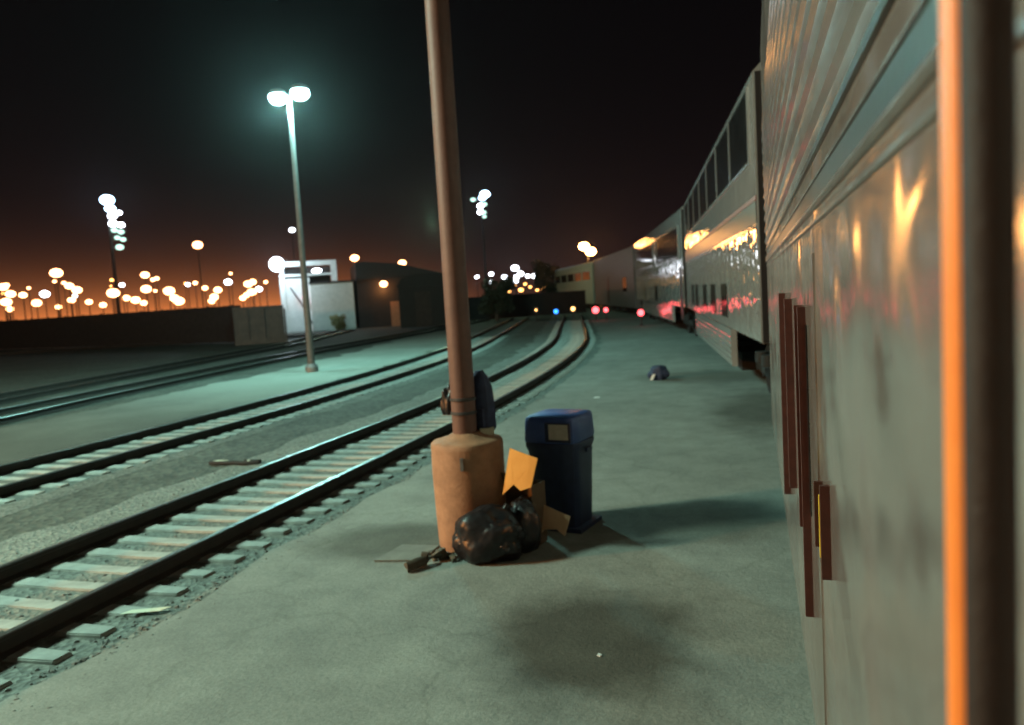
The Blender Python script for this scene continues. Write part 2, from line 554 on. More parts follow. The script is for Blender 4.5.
def poly_path(pts):
    P = [Vector((x, y, 0)) for x, y in pts]
    L = [0]
    for a, b in zip(P, P[1:]):
        L.append(L[-1] + (b - a).length)

    def f(off, s):
        s = max(0, min(L[-1] - 1e-4, s))
        i = max(k for k in range(len(P) - 1) if L[k] <= s)
        def head(j):
            a = P[max(0, j - 1)] if j > 0 else P[0]
            b = P[min(len(P) - 1, j + 1)]
            return (b - a).normalized()
        u = (s - L[i]) / (L[i + 1] - L[i])
        h = head(i).lerp(head(i + 1), u).normalized()
        c = P[i].lerp(P[i + 1], u)
        r = Vector((h.y, -h.x, 0))
        return c + r * off, math.atan2(-h.x, h.y)
    return f, L[-1]

f3, L3 = poly_path([(-14.0, 4), (-15.2, 11.8), (-15.9, 15), (-16.6, 19.5), (-17.8, 27), (-18.9, 41), (-21, 60)])
railway('third railway track with dark rails beyond the lamp post foot', 0, 0, L3, 0, 0, pathf=f3)
f4, L4 = poly_path([(-15.5, 5), (-18.9, 14.9), (-19.8, 19), (-21.2, 25.3), (-23.6, 36.2), (-29, 52)])
railway('fourth railway track low in the dirt near the dark fence', 0, 0, L4, 0, 0, pathf=f4)
f5, L5 = poly_path([(-62, 30), (-47, 41.5), (-38, 43.5), (-28, 46)])
railway('farthest track with glinting rails along the foot of the fence', 0, 0, L5, 0, 0, pathf=f5)

# ------------------------------------------------------------------ the foreground pole on its block
t = thing('utility_pole', 'tall brown pole rising from a round tan concrete drum', 'pole', (-2.235, 5.755, 0.012))
ANG = math.radians(-24.4)
bm = bmesh.new()
lathe(bm, [(.272, 0), (.28, .03), (.284, .3), (.288, .6), (.29, .80), (.287, .838), (.274, .852), (.24, .86), (.15, .885), (.115, .91), (.10, .914)], 40, (0.01, 0.03, 0))
for v in bm.verts:                                          # rough cast, chipped and slightly out of round
    d = Vector((v.co.x, v.co.y, 0))
    v.co += d * .035 * noise.noise(v.co * 4.0) + d * .02 * noise.noise(v.co * 14.0)
finish('concrete_drum', bm, M['tan_concrete'], t, smooth=True)
bm = bmesh.new()
lean = Vector((0.001, 0, 1.0))
tube(bm, Vector((0.002, 0.02, 0.9)), Vector((0.002, 0.02, 0)) + lean * 7.6, 0.098, 0.088, 20)
finish('shaft', bm, M['tan_pole'], t, smooth=True)
for zz in (1.06, 1.17):
    bm = bmesh.new()
    lathe(bm, [(0.101, 0), (0.106, 0.004), (0.106, 0.021), (0.101, 0.025)], 20, (0.002 + 0.001 * zz, 0.02, zz))
    finish('strap', bm, M['dark_steel'], t, smooth=True)
bm = bmesh.new()                                            # a small cleat screwed to the front corner of the block
box(bm, -0.012, 0.012, -0.278, -0.25, 0.66, 0.76)
for v in bm.verts:
    v.co = Matrix.Rotation(math.radians(14), 3, 'Z') @ v.co
finish('cleat', bm, M['galv'], t, bevel=0.004)

# ------------------------------------------------------------------ navy litter bin
def litter_bin(loc, rz, label, s=1.0):
    t = thing('litter_bin', label, 'litter bin', loc, rz)
    bm = bmesh.new()
    prof = [(0.0, 0.205), (0.03, 0.215), (0.72, 0.245), (0.76, 0.262), (0.80, 0.262)]
    rings = []
    for z, h in prof:
        ring = []
        for i in range(32):
            a = 2 * PI * i / 32
            c, sn = math.cos(a), math.sin(a)
            k = h / (abs(c) ** 6 + abs(sn) ** 6) ** (1 / 6)
            ring.append(bm.verts.new((c * k * s, sn * k * s, z * s)))
        rings.append(ring)
    for a, b in zip(rings, rings[1:]):
        for i in range(32):
            bm.faces.new((a[i], a[(i + 1) % 32], b[(i + 1) % 32], b[i]))
    bm.faces.new(rings[0][::-1])
    bm.faces.new(rings[-1])
    finish('bin_body', bm, M['bin_blue'], t, smooth=True)
    bm = bmesh.new()
    rings = []
    for z, h in [(0.80, 0.252), (0.815, 0.26), (0.99, 0.25), (1.02, 0.243), (1.035, 0.225)]:
        ring = []
        for i in range(32):
            a = 2 * PI * i / 32
            c, sn = math.cos(a), math.sin(a)
            k = h / (abs(c) ** 8 + abs(sn) ** 8) ** (1 / 8)
            ring.append(bm.verts.new((c * k * s, sn * k * s, z * s)))
        rings.append(ring)
    for a, b in zip(rings, rings[1:]):
        for i in range(32):
            bm.faces.new((a[i], a[(i + 1) % 32], b[(i + 1) % 32], b[i]))
    bm.faces.new(rings[0][::-1])
    bm.faces.new(rings[-1])
    lid = finish('lid', bm, M['bin_lid'], t, smooth=True)
    bm = bmesh.new()
    box(bm, -0.02*s, 0.225*s, -0.262*s, -0.248*s, 0.815*s, 0.985*s)
    finish('flap', bm, M['bin_blue'], lid, bevel=0.005)
    bm = bmesh.new()
    box(bm, 0.02*s, 0.205*s, -0.268*s, -0.2625*s, 0.84*s, 0.975*s)
    finish('notice', bm, M['sticker'], lid)
    bm = bmesh.new()
    for sx in (-1, 1):
        box(bm, sx * 0.262*s, sx * 0.29*s, -0.05, 0.05, 0.7*s, 0.735*s)
    finish('handle', bm, M['bin_blue'], t, bevel=0.006)
    bm = bmesh.new()
    box(bm, -0.235*s, 0.27*s, -0.235*s, 0.235*s, 0.0, 0.035)
    finish('foot', bm, M['bin_blue'], t, bevel=0.01)
    return t

litter_bin((-1.60, 6.36, 0.012), math.radians(-12), 'navy blue litter bin with a lighter blue lid and buff notice', .93)

# ------------------------------------------------------------------ bags and cardboard around the block
def lump(name, mat, loc, r, squash, seed, amp=0.25, freq=3.5, parent=None, flat=True, fine=0.035):
    bm = bmesh.new()
    bmesh.ops.create_icosphere(bm, subdivisions=5, radius=1.0)
    for v in bm.verts:
        d = v.co.normalized()
        k = 1 + amp * noise.noise(d * freq * 0.5 + Vector((seed, 0, 0))) + fine * (1 - 2 * abs(noise.noise(d * freq * 2.2 + Vector((0, seed, 0))))) \
            + 0.5 * fine * (1 - 2 * abs(noise.noise(d * freq * 5 + Vector((0, 0, seed)))))
        p = d * k * r
        v.co = Vector((p.x * squash[0], p.y * squash[1], p.z * squash[2]))
    lo = -r * squash[2] * 0.72
    for v in bm.verts:
        if v.co.z < lo:
            v.co.z = lo + (v.co.z - lo) * 0.08
        v.co.z -= lo * 1.02
    return finish(name, bm, mat, parent, smooth=False if False else True, loc=loc)

t = thing('rubbish_bag', 'bulging shiny black rubbish bag slumped against the concrete drum', 'rubbish bag', (-2.0, 5.47, 0.012))
lump('sack', M['bag'], (0, 0, 0), 0.25, (1.12, 0.85, 0.88), 3.1, 0.22, 3.6, t)
bm = bmesh.new()
path_tube(bm, [(0.12, 0.04, 0.32), (0.155, 0.05, 0.37), (0.17, 0.06, 0.40)], 0.03, 9)
for v in bm.verts:
    v.co += Vector((random.uniform(-.012, .012), random.uniform(-.012, .012), random.uniform(-.01, .01)))
finish('knot', bm, M['bag'], t)
t = thing('rubbish_bag', 'slim upright black rubbish bag between the bulging bag and bin', 'rubbish bag', (-1.755, 5.66, 0.012))
lump('sack', M['bag'], (0, 0, 0), 0.21, (0.62, 0.55, 1.12), 8.4, 0.2, 3.2, t)
bm = bmesh.new()
path_tube(bm, [(-0.045, -0.105, 0.06), (-0.04, -0.118, 0.16), (-0.035, -0.105, 0.27)], 0.011, 8)
finish('tie', M and bm, M['paper'], t)

def sheet(name, pts, mat, thick, loc, rot, label, cat, bendy=0.0):
    """a cut piece of board: polygon in its own plane, extruded and slightly bent"""
    bm = bmesh.new()
    vs = [bm.verts.new((x, 0, z)) for x, z in pts]
    f = bm.faces.new(vs)
    r = bmesh.ops.extrude_face_region(bm, geom=[f])
    for g in r['geom']:
        if isinstance(g, bmesh.types.BMVert):
            g.co.y += thick
    bmesh.ops.triangulate(bm, faces=bm.faces)
    bmesh.ops.subdivide_edges(bm, edges=bm.edges, cuts=2)
    for v in bm.verts:
        v.co.y += bendy * (v.co.x ** 2 * 4 + 0.02 * math.sin(v.co.z * 20))
    o = finish(name, bm, mat, loc=loc)
    o.rotation_euler = rot
    return tag(o, label, cat)

# the bright one leans on the block and bag, the tan one on the bin
sheet('cardboard_sheet', [(0.0, 0.0), (0.095, 0.085), (0.15, 0.04), (0.235, 0.07), (0.285, 0.29), (0.06, 0.36)], M['card'], 0.008,
      (-1.885, 5.58, 0.47), (math.radians(-8), 0, math.radians(-12)), 'bright orange cardboard sheet with a notched lower edge above the bags', 'cardboard', 0.1)
sheet('cardboard_sheet', [(0.0, 0.0), (0.05, 0.075), (0.16, 0.09), (0.23, 0.045), (0.265, 0.2), (0.03, 0.27)], M['kraft'], 0.008,
      (-1.69, 5.80, 0.06), (math.radians(-14), 0, math.radians(-16)), 'tan cardboard piece leaning against the foot of the navy bin', 'cardboard', 0.1)
t = thing('cardboard_box', 'brown open cardboard box wedged between the bin and the bags', 'cardboard box', (-1.76, 5.83, 0.012), math.radians(-20))
bm = bmesh.new()
for (a, b, c, d) in ((-0.15, 0.11, -0.09, -0.082), (-0.15, 0.11, 0.082, 0.09), (-0.15, -0.142, -0.082, 0.082), (0.102, 0.11, -0.082, 0.082)):
    box(bm, a, b, c, d, 0.012, 0.5)
box(bm, -0.14, 0.10, -0.08, 0.08, 0.0, 0.010)
finish('box_body', bm, M['brown_box'], t)
bm = bmesh.new()
box(bm, -0.148, 0.108, -0.15, -0.143, 0.0, 0.12)
for v in bm.verts:
    y, z = v.co.y + 0.146, v.co.z
    v.co.y, v.co.z = -0.095 - z * 0.5 + y, 0.5 + z * 0.8
finish('box_flap', bm, M['brown_box'], t)

# rucksack strapped behind the pole, on the block
t = thing('rucksack', 'dark navy rucksack tied to the pole on top of the drum', 'rucksack', (-2.165, 5.95, 0.90), math.radians(-15))
bm = bmesh.new()
for (z, w, d) in ():
    pass
rings = []
for z, w, d, dx in [(0, .11, .075, 0), (.03, .125, .09, 0), (.2, .12, .09, 0.0), (.36, .1, .08, .01), (.45, .065, .055, .02), (.5, .025, .025, .025)]:
    ring = []
    for i in range(24):
        a = 2 * PI * i / 24
        c, sn = math.cos(a), math.sin(a)
        k = 1 / (abs(c) ** 4 + abs(sn) ** 4) ** 0.25
        ring.append(bm.verts.new((c * k * w + dx + random.uniform(-.006, .006), sn * k * d + random.uniform(-.006, .006), z)))
    rings.append(ring)
for a, b in zip(rings, rings[1:]):
    for i in range(24):
        bm.faces.new((a[i], a[(i + 1) % 24], b[(i + 1) % 24], b[i]))
bm.faces.new(rings[0][::-1])
bm.faces.new(rings[-1])
finish('pack_body', bm, M['pack'], t, smooth=True)
bm = bmesh.new()
box(bm, 0.0, 0.11, -0.115, -0.085, 0.05, 0.2)
finish('pocket', bm, M['pack'], t, bevel=0.012)
bm = bmesh.new()
path_tube(bm, [(-.02, -.08, .38), (-.06, -.115, .3), (-.07, -.125, .18), (-.05, -.09, .06)], 0.011, 8)
finish('strap', bm, M['wood'], t, smooth=True)
t = thing('carrier_bag', 'small black carrier bag hanging on the left of the pole', 'carrier bag', (-2.37, 5.82, 1.06))
lump('bag_body', M['bag'], (0, 0, 0), 0.1, (0.62, 0.6, 1.35), 5.3, 0.3, 3.0, t)
bm = bmesh.new()
path_tube(bm, [(0.0, 0, 0.2), (0.035, -.02, 0.29), (0.07, -0.02, 0.3), (0.05, 0.0, 0.2)], 0.008, 8)
finish('bag_handle', bm, M['bag'], t, smooth=True)
t = thing('food_carton', 'pale yellow paper carton on the right shoulder of the drum', 'food carton', (-2.075, 5.86, 0.88), math.radians(20))
bm = bmesh.new()
box(bm, -.05, .05, -.035, .035, 0, .055)
for v in bm.verts:
    if v.co.z > .03:
        v.co.x *= 1.15
        v.co.y *= 1.15
finish('carton_body', bm, M['paper'], t, bevel=0.005)
bm = bmesh.new()
box(bm, -.058, .058, -.041, .041, .0555, .063)
finish('carton_lid', bm, M['paper'], t, bevel=0.002)

# litter on the ground
o = sheet('flattened_board', [(-0.22, -0.16), (0.14, -0.2), (0.25, 0.13), (-0.06, 0.2)], M['grey_board'], 0.01, (-2.68, 5.46, 0.026), (math.radians(-90), 0, math.radians(15)),
          'grey flattened cardboard lying left of the concrete drum', 'cardboard')
bm = bmesh.new()
path_tube(bm, [(-0.11, -0.15, 0.04), (-0.07, -0.08, 0.043), (-0.03, 0.0, 0.04), (0.03, 0.1, 0.055), (0.05, 0.18, 0.05)], 0.036, 10)
for v in bm.verts:
    v.co += Vector((0, 0, 0.012 * noise.noise(v.co * 30))) + 0.02 * Vector((noise.noise(v.co * 17), noise.noise(v.co * 19 + Vector((5, 5, 5))), 0))
o = finish('broken_branch', bm, M['wood'], smooth=True, loc=(-2.38, 5.22, 0.012))
tag(o, 'broken brown branch lying in front of the concrete drum', 'branch')
bm = bmesh.new()
for k in range(7):
    box(bm, -0.02, 0.02, -0.012, 0.012, 0, 0.03)
    mt = Matrix.Translation((-0.06 + 0.05 * k, 0.05 * math.sin(k * 2.1), 0.0)) @ Matrix.Rotation(k * 1.1, 4, 'Z')
    bm.verts.ensure_lookup_table()
    for v in bm.verts[-8:]:
        v.co = mt @ (v.co * random.uniform(0.8, 1.7))
o = finish('twig_scraps', bm, M['wood'], loc=(-2.42, 5.38, 0.012))
tag(o, 'scatter of dark twigs at the foot of the concrete drum', 'twigs')
o = sheet('paper_strip', [(-0.16, -0.03), (0.1, -0.05), (0.16, 0.01), (-0.1, 0.03)], M['paper'], 0.004, (-3.98, 4.12, 0.03), (math.radians(-90), 0, math.radians(25)),
          'pale yellow paper strip beside the nearest rail', 'paper')
t = thing('litter_heap', 'small dark litter heap with pale scraps between two tracks', 'litter', (-6.55, 8.55, 0.004))
bm = bmesh.new()
path_tube(bm, [(-.36, -.05, .02), (-.2, -.1, .03), (.0, -.06, .03), (.2, -.09, .03), (.36, -.02, .03), (.33, .06, .02), (.1, .05, .02)], 0.028, 8)
finish('hose', bm, M['under'], t, smooth=True)
for (x, y, w) in ((-.24, .02, .09), (-.05, -.03, .05), (.22, .02, .07)):
    bm = bmesh.new()
    vs = box(bm, x - w, x + w, y - .03, y + .03, 0.0, 0.035)
    for v in bm.verts:
        v.co += Vector((random.uniform(-.02, .02), random.uniform(-.02, .02), random.uniform(-.005, .02)))
    finish('scrap', bm, M['paper'], t)
t = thing('dark_sack', 'small dark sack with a white scrap far along the platform', 'sack', (-1.95, 16.55, 0.012))
lump('sack_body', M['pack'], (0, 0, 0), 0.17, (1.2, 0.9, 1.1), 2.2, 0.25, 3, t)
bm = bmesh.new()
box(bm, -0.16, -0.1, -0.2, -0.185, 0.02, 0.14)
for v in bm.verts:
    v.co.x += (v.co.z - .02) * 0.5
finish('white_scrap', bm, M['white_paper'], t)
for i, (x, y, w, lab) in enumerate(((-2.8, 14.05, .07, 'tiny white paper scrap on the platform before the dark sack'),
                                    (-.86, 4.02, .018, 'tiny white crumb of paper on the dark asphalt patch'))):
    sheet('paper_scrap', [(-w, -w * .5), (w * .6, -w * .7), (w, w * .5), (-w * .5, w * .6)], M['white_paper'], 0.004, (x, y, 0.018), (math.radians(-84), 0, 0.5 + i),
          lab, 'paper')

# ------------------------------------------------------------------ the train
def cyl_y(bm, c, r, w, n=24):
    tube(bm, (c[0] - w / 2, c[1], c[2]), (c[0] + w / 2, c[1], c[2]), r, r, n)

def bogie(t, y, x=0.55):
    bm = bmesh.new()
    box(bm, x - .1, x + .05, y - 1.3, y + 1.3, .42, .62)
    box(bm, x - .1, 2.4, y - .3, y + .3, .4, .58)
    tube(bm, (x - .12, y - .35, .62), (x - .12, y - .35, .8), .12, .12, 12)
    tube(bm, (x - .12, y + .35, .62), (x - .12, y + .35, .8), .12, .12, 12)
    b = finish('bogie', bm, M['under'], t)
    for dy in (-0.95, 0.95):
        bm = bmesh.new()
        cyl_y(bm, (x + .12, y + dy, .44), .43, .12)
        cyl_y(bm, (x + .04, y + dy, .44), .14, .16, 12)
        finish('wheel', bm, M['under'], b, smooth=True)

def side_profile(z0, z1, flute_from=None, flute_to=None, pitch=0.115, depth=0.012, low=None):
    """outline (x, z) of a car side with pressed flutes; x = 0 is the skin"""
    pts = [(0.02, z0)]
    z = z0
    def flutes(a, b):
        k = int((b - a) / pitch)
        for i in range(k):
            zz = a + i * pitch
            pts.extend([(0.0, zz), (0.0, zz + pitch * .50), (-depth * .75, zz + pitch * .58), (-depth, zz + pitch * .72), (-depth * .75, zz + pitch * .86), (0.0, zz + pitch * .94)])
    pts.append((0.0, z0 + 0.02))
    if low:
        flutes(*low)
    if flute_from:
        flutes(flute_from, flute_to)
    pts.append((0.0, z1))
    return pts

def car_body(name, t, L, z0, ztop, mat, flutes=None, low=None, roofmat=None):
    W = 3.05
    prof = side_profile(z0, ztop - .6, flutes[0] if flutes else None, flutes[1] if flutes else None, low=low)
    right = [(W - x, z) for x, z in prof[::-1]]
    arc = [(0.0, ztop - .24), (0.1, ztop - .14), (0.34, ztop - .07), (0.8, ztop), (W - .8, ztop), (W - .34, ztop - .07), (W - .1, ztop - .14), (W, ztop - .24)]
    bm = bmesh.new()
    extrude_profile(bm, prof + arc + right, 0, L)
    return finish(name, bm, mat, t)

def panel(bm, y0, y1, z0, z1, out=0.006, depth=0.02, x=0.0):
    box(bm, x - out, x + depth, y0, y1, z0, z1)

def ring_panel(bm, y0, y1, z0, z1, w, out, depth=.02):
    outer = [(y0, z0), (y1, z0), (y1, z1), (y0, z1)]
    inner = [(y0 + w, z0 + w), (y1 - w, z0 + w), (y1 - w, z1 - w), (y0 + w, z1 - w)]
    V = [[bm.verts.new((x, y, z)) for y, z in ring] for x in (-out, depth) for ring in (outer, inner)]
    for k in range(4):
        j = (k + 1) % 4
        bm.faces.new((V[0][k], V[0][j], V[1][j], V[1][k]))
        bm.faces.new((V[2][k], V[2][j], V[3][j], V[3][k]))
        bm.faces.new((V[0][k], V[0][j], V[2][j], V[2][k]))
        bm.faces.new((V[1][k], V[1][j], V[3][j], V[3][k]))

# the car the picture is taken from
t = thing('passenger_car', 'nearest silver passenger car with fluted upper side and amber grab bar', 'passenger car', (0.16, -8.0, 0), 0, 'cars of the passenger train')
NL = 16.9
W = 3.05
body_low = [(0.03, 0.45), (0.0, 0.47), (0.0, 2.176)]
up = []
z = 2.31
while z < 3.5:
    pt = 0.118
    up += [(0.0, z), (0.0, z + pt * .45), (-.012, z + pt * .56), (-.016, z + pt * .7), (-.012, z + pt * .84), (0.0, z + pt * .95)]
    z += pt
top = [(0.0, 3.62), (0.0, 4.38), (0.03, 4.55), (0.12, 4.72), (0.34, 4.86), (0.8, 4.93), (W - .8, 4.93), (W - .34, 4.86), (W - .12, 4.72), (W - .02, 4.5), (W, 4.3), (W, 0.47), (W - .03, 0.45)]
bm = bmesh.new()
extrude_profile(bm, body_low + [(0.0, 2.3)] + up + top, 0, NL)
for f in bm.faces:
    c = f.calc_center_median()
    f.material_index = 1 if 2.3 < c.z < 3.55 and c.x < .05 else 0
finish('car_body', bm, [M['steel'], M['flute']], t)
for (za, zb, mt, out, nm) in ((2.178, 2.224, M['stripe'], .010, 'dark_stripe'), (2.132, 2.140, M['flute'], .008, 'moulding'), (2.2245, 2.231, M['flute'], .014, 'moulding'), (2.170, 2.1775, M['flute'], .014, 'moulding'),
                              (2.296, 2.312, M['stripe'], .008, 'dark_stripe')):
    bm = bmesh.new()
    panel(bm, 0.01, NL - .01, za, zb, out)
    finish(nm, bm, mt, t)
yo = 8.0                                                     # world y -> local y
# doorway: leaf recessed between two maroon handrails
bm = bmesh.new()
panel(bm, yo + 2.25, yo + 3.5, 0.5, 2.06, .004)
d = finish('door', bm, M['steel'], t)
d['label'] = 'closed steel side door'
bm = bmesh.new()
panel(bm, yo + 2.55, yo + 3.2, 1.25, 1.85, .008)
finish('door_window', bm, M['glass'], d)
def fin(y, za, zb, w=.02, out=.03, nm='door_jamb', mt='maroon'):
    bm = bmesh.new()
    box(bm, -out, .004, yo + y - w / 2, yo + y + w / 2, za, zb)
    finish(nm, bm, M[mt], t, bevel=.004)
fin(4.3, .86, 1.92, .05, .032)
fin(3.5, 1.1, 1.91, .05, .034)
fin(2.62, .90, 1.905, .03, .028)
fin(2.78, 1.15, 1.905, .03, .030)
fin(2.16, 1.285, 1.46, .015, .022, 'door_pull')
fin(1.96, 1.27, 1.50, .015, .022, 'door_pull')
fin(2.06, 1.29, 1.45, .014, .018, 'yellow_plate', 'yellow')
# amber grab bar beside the open door, with an added dark bar as its unlit side
bm = bmesh.new()
path_tube(bm, [(-.0, yo + .495, .55), (-.03, yo + .495, .552), (-.045, yo + .495, .58), (-.045, yo + .495, 1.6), (-.045, yo + .49, 3.2), (-.03, yo + .49, 3.25), (0, yo + .49, 3.25)], .0125, 16)
finish('grab_bar', bm, M['orange_bar'], t, smooth=True)
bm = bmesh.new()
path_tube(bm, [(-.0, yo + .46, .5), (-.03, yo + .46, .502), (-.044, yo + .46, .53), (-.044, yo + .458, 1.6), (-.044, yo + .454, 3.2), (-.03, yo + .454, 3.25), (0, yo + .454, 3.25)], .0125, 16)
finish('bar_shade_side', bm, M['rubber'], t, smooth=True)
bogie(t, NL - 2.2, .5)
# end wall frame
bm = bmesh.new()
box(bm, .3, W - .3, NL, NL + .12, .7, 4.4)
finish('diaphragm', bm, M['rubber'], t, bevel=.03)

def coach_shell(t, L):
    car_body('car_body', t, L, 1.16, 4.85, M['far_steel'])
    prof = side_profile(.5, 1.155, .54, 1.12, .1, .014)
    bm = bmesh.new()
    extrude_profile(bm, prof + [(.1, 1.155), (.1, .5)], 3.6, L - 4.2)
    finish('skirt', bm, M['far_steel'], t)
    bm = bmesh.new()
    box(bm, .02, 3.03, -.03, -.001, 1.17, 4.6)
    finish('end_wall', bm, M['rubber'], t)

def coach(label, p0, p1, kind):
    p0, p1 = Vector((*p0, 0)), Vector((*p1, 0))
    d = p1 - p0
    L = d.length
    t = thing('passenger_car', label, 'passenger car', p0, math.atan2(-d.x, d.y), 'cars of the passenger train')
    if kind == 'lounge':
        coach_shell(t, L)
        n = 7
        for k in range(n):
            a = 0.5 + k * (L - 1.0) / n
            bm = bmesh.new()
            panel(bm, a + .07, a + (L - 1) / n - .07, 3.58, 4.5, .012)
            w = finish('window', bm, M['glass'], t)
            bm = bmesh.new()
            u = (L - 1) / n
            ring_panel(bm, a + .03, a + u - .03, 3.54, 4.54, .038, .02)
            finish('window_frame', bm, M['flute'], w)
        for (za, zb, mt, nm) in ((2.72, 3.0, 'stripe', 'dark_stripe'), (3.01, 3.07, 'red_stripe', 'red_stripe'), (2.66, 2.71, 'flute', 'moulding'), (4.545, 4.60, 'flute', 'moulding')):
            bm = bmesh.new()
            panel(bm, .05, L - .05, za, zb, .01)
            finish(nm, bm, M[mt], t)
        for a in (4.0, 6.3, 8.6, 11.5, 13.2):
            bm = bmesh.new()
            panel(bm, a, a + 1.0, 1.35, 1.95, .012)
            finish('window', bm, M['glass'], t)
    elif kind == 'coach':
        coach_shell(t, L)
        for a, b in ((1.0, 8.6), (10.4, L - .9)):
            bm = bmesh.new()
            panel(bm, a, b, 3.0, 4.05, .012)
            w = finish('window', bm, M['glass'], t)
            bm = bmesh.new()
            ring_panel(bm, a - .08, b + .08, 2.93, 4.12, .068, .03)
            finish('window_frame', bm, M['flute'], w)
        bm = bmesh.new()
        panel(bm, .05, L - .05, 2.35, 2.42, .01)
        finish('moulding', bm, M['flute'], t)
        for a in (9.0, 15.5):
            bm = bmesh.new()
            panel(bm, a, a + 1.2, 1.3, 2.0, .012)
            finish('window', bm, M['glass'], t)
        bm = bmesh.new()
        panel(bm, .25, .9, .7, 2.6, .012)
        finish('door', bm, M['stripe'], t)
    else:
        mat = M['grey_paint'] if kind == 'grey' else M['green_grey']
        car_body('car_body', t, L, .6, 4.8 if kind == 'grey' else 4.7, mat)
        if kind == 'grey':
            bm = bmesh.new()
            panel(bm, 3.2, 4.9, 1.7, 2.7, .012)
            finish('window', bm, M['glass'], t)
            bm = bmesh.new()
            panel(bm, 12, 13.4, .8, 2.9, .012)
            finish('door', bm, M['stripe'], t)
        else:
            for k in range(5):
                a = 1.2 + k * 4.1
                bm = bmesh.new()
                panel(bm, a, a + 3.4, 2.95, 3.75, .012)
                finish('window', bm, M['glass'], t)
            bm = bmesh.new()
            panel(bm, 5.0, 7.2, 1.1, 1.9, .012)
            finish('window', bm, M['glass'], t)
    bogie(t, 2.6)
    bogie(t, L - 2.6)
    bm = bmesh.new()
    box(bm, .35, W - .35, -.14, 0, .8, 4.3)
    box(bm, .35, W - .35, L, L + .14, .8, 4.3)
    finish('diaphragm', bm, M['rubber'], t, bevel=.03)
    for k in range(3):
        bm = bmesh.new()
        a = L * (.3 + .15 * k)
        box(bm, .35, 1.2, a, a + 1.6, .25, .6)
        finish('equipment_box', bm, M['under'], t)
    return t

coach('second silver lounge car with a row of tall dark upper windows', (.09, 10.6), (-2.15, 27.5), 'lounge')
coach('third silver car with two long dark upper windows', (-2.32, 28.3), (-7.0, 49.7), 'coach')
coach('fourth car on the curve, dull grey and almost windowless', (-7.3, 51.0), (-14.0, 72.0), 'grey')
coach('last car on the curve, pale green with glinting upper windows', (-14.35, 73.0), (-23.0, 93.0), 'green')

# ------------------------------------------------------------------ lamps
def twin_lamp_post(loc, rz, label):
    t = thing('lamp_post', label, 'lamp post', loc, rz, 'tall yard lamp posts')
    bm = bmesh.new()
    tube(bm, (0, 0, .25), (0, 0, 8.25), .11, .06, 16)
    finish('shaft', bm, M['post_paint'], t, smooth=True)
    bm = bmesh.new()
    lathe(bm, [(.2, 0), (.2, .16), (.15, .25)], 16)
    finish('base', bm, M['galv'], t)
    bm = bmesh.new()
    path_tube(bm, [(-.36, 0, 8.36), (-.2, 0, 8.34), (0, 0, 8.26), (.2, 0, 8.34), (.36, 0, 8.36)], .03, 10)
    finish('cross_arm', bm, M['galv'], t, smooth=True)
    for sx in (-1, 1):
        bm = bmesh.new()
        lathe(bm, [(.08, .16), (.2, .12), (.27, .03), (.28, 0)], 20, (sx * .42, 0, 8.36))
        h = finish('lamp_head', bm, M['galv'], t, smooth=True)
        bm = bmesh.new()
        ball(bm, (sx * .42, 0, 8.27), .27, 16, 10, (1, 1, .75))
        finish('diffuser', bm, M['mercury'], h, smooth=True)
    return t

twin_lamp_post((-12.96, 20.91, 0), math.radians(-8), 'tall grey post with two blue-white lamps in front of the white building')

def street_lamp_proto(label, mat, R, z):
    t = thing('street_lamp', label, 'street lamp', (0, 0, 0), 0, 'sodium lamps in the lots beyond the fence')
    bm = bmesh.new()
    tube(bm, (0, 0, 0), (0, 0, z - R * .35), .07, .045, 8)
    finish('post', bm, M['under'], t, smooth=True)
    bm = bmesh.new()
    lathe(bm, [(.06, R * .62), (R * .5, R * .58), (R * .75, R * .42)], 10, (0, 0, z))
    h = finish('hood', bm, M['galv'], t, smooth=True)
    bm = bmesh.new()
    ball(bm, (0, 0, z), R, 10, 7, (1, 1, .72))
    finish('diffuser', bm, mat, t, smooth=True)
    return t

SODIUM = [(-74.1,62.2,5.94,0.47),(-70.2,59.1,4.26,0.49),(-78.4,66.3,3.75,0.50),(-71.4,60.7,5.09,0.45),(-68.3,59.4,4.83,0.44),(-76.8,68.4,4.26,0.62),(-90.4,81.9,5.82,0.74),(-64.4,59.9,6.73,0.63),(-85.3,79.1,3.91,0.58),(-69.7,66.3,5.75,0.48),(-78.1,74.4,4.52,0.48),(-70.7,68.2,5.35,0.66),(-67.2,66.2,3.90,0.53),(-64.6,65.4,3.47,0.47),(-66.6,69.0,4.77,0.60),(-83.8,89.1,4.75,0.56),(-80.5,87.2,4.33,0.55),(-79.2,87.2,3.85,0.61),(-78.7,87.4,7.62,0.75),(-63.7,70.7,5.01,0.55),(-64.8,75.5,4.79,0.64),(-72.0,84.7,4.18,0.65),(-74.1,88.0,3.82,0.68),(-76.0,92.4,6.13,0.35),(-75.8,93.7,6.33,0.36),(-54.9,68.8,9.07,0.78),(-68.6,86.6,5.25,0.46),(-69.5,88.9,3.54,0.61),(-65.5,84.3,3.95,0.57),(-57.7,75.0,4.49,0.51),(-63.3,84.4,5.71,0.51),(-53.7,73.9,3.38,0.55),(-71.6,99.5,4.26,0.74),(-69.8,97.6,5.79,0.58),(-62.7,88.3,4.35,0.59),(-57.2,80.9,5.34,0.60),(-69.6,99.8,5.03,0.44),(-61.7,90.1,5.59,0.40)]
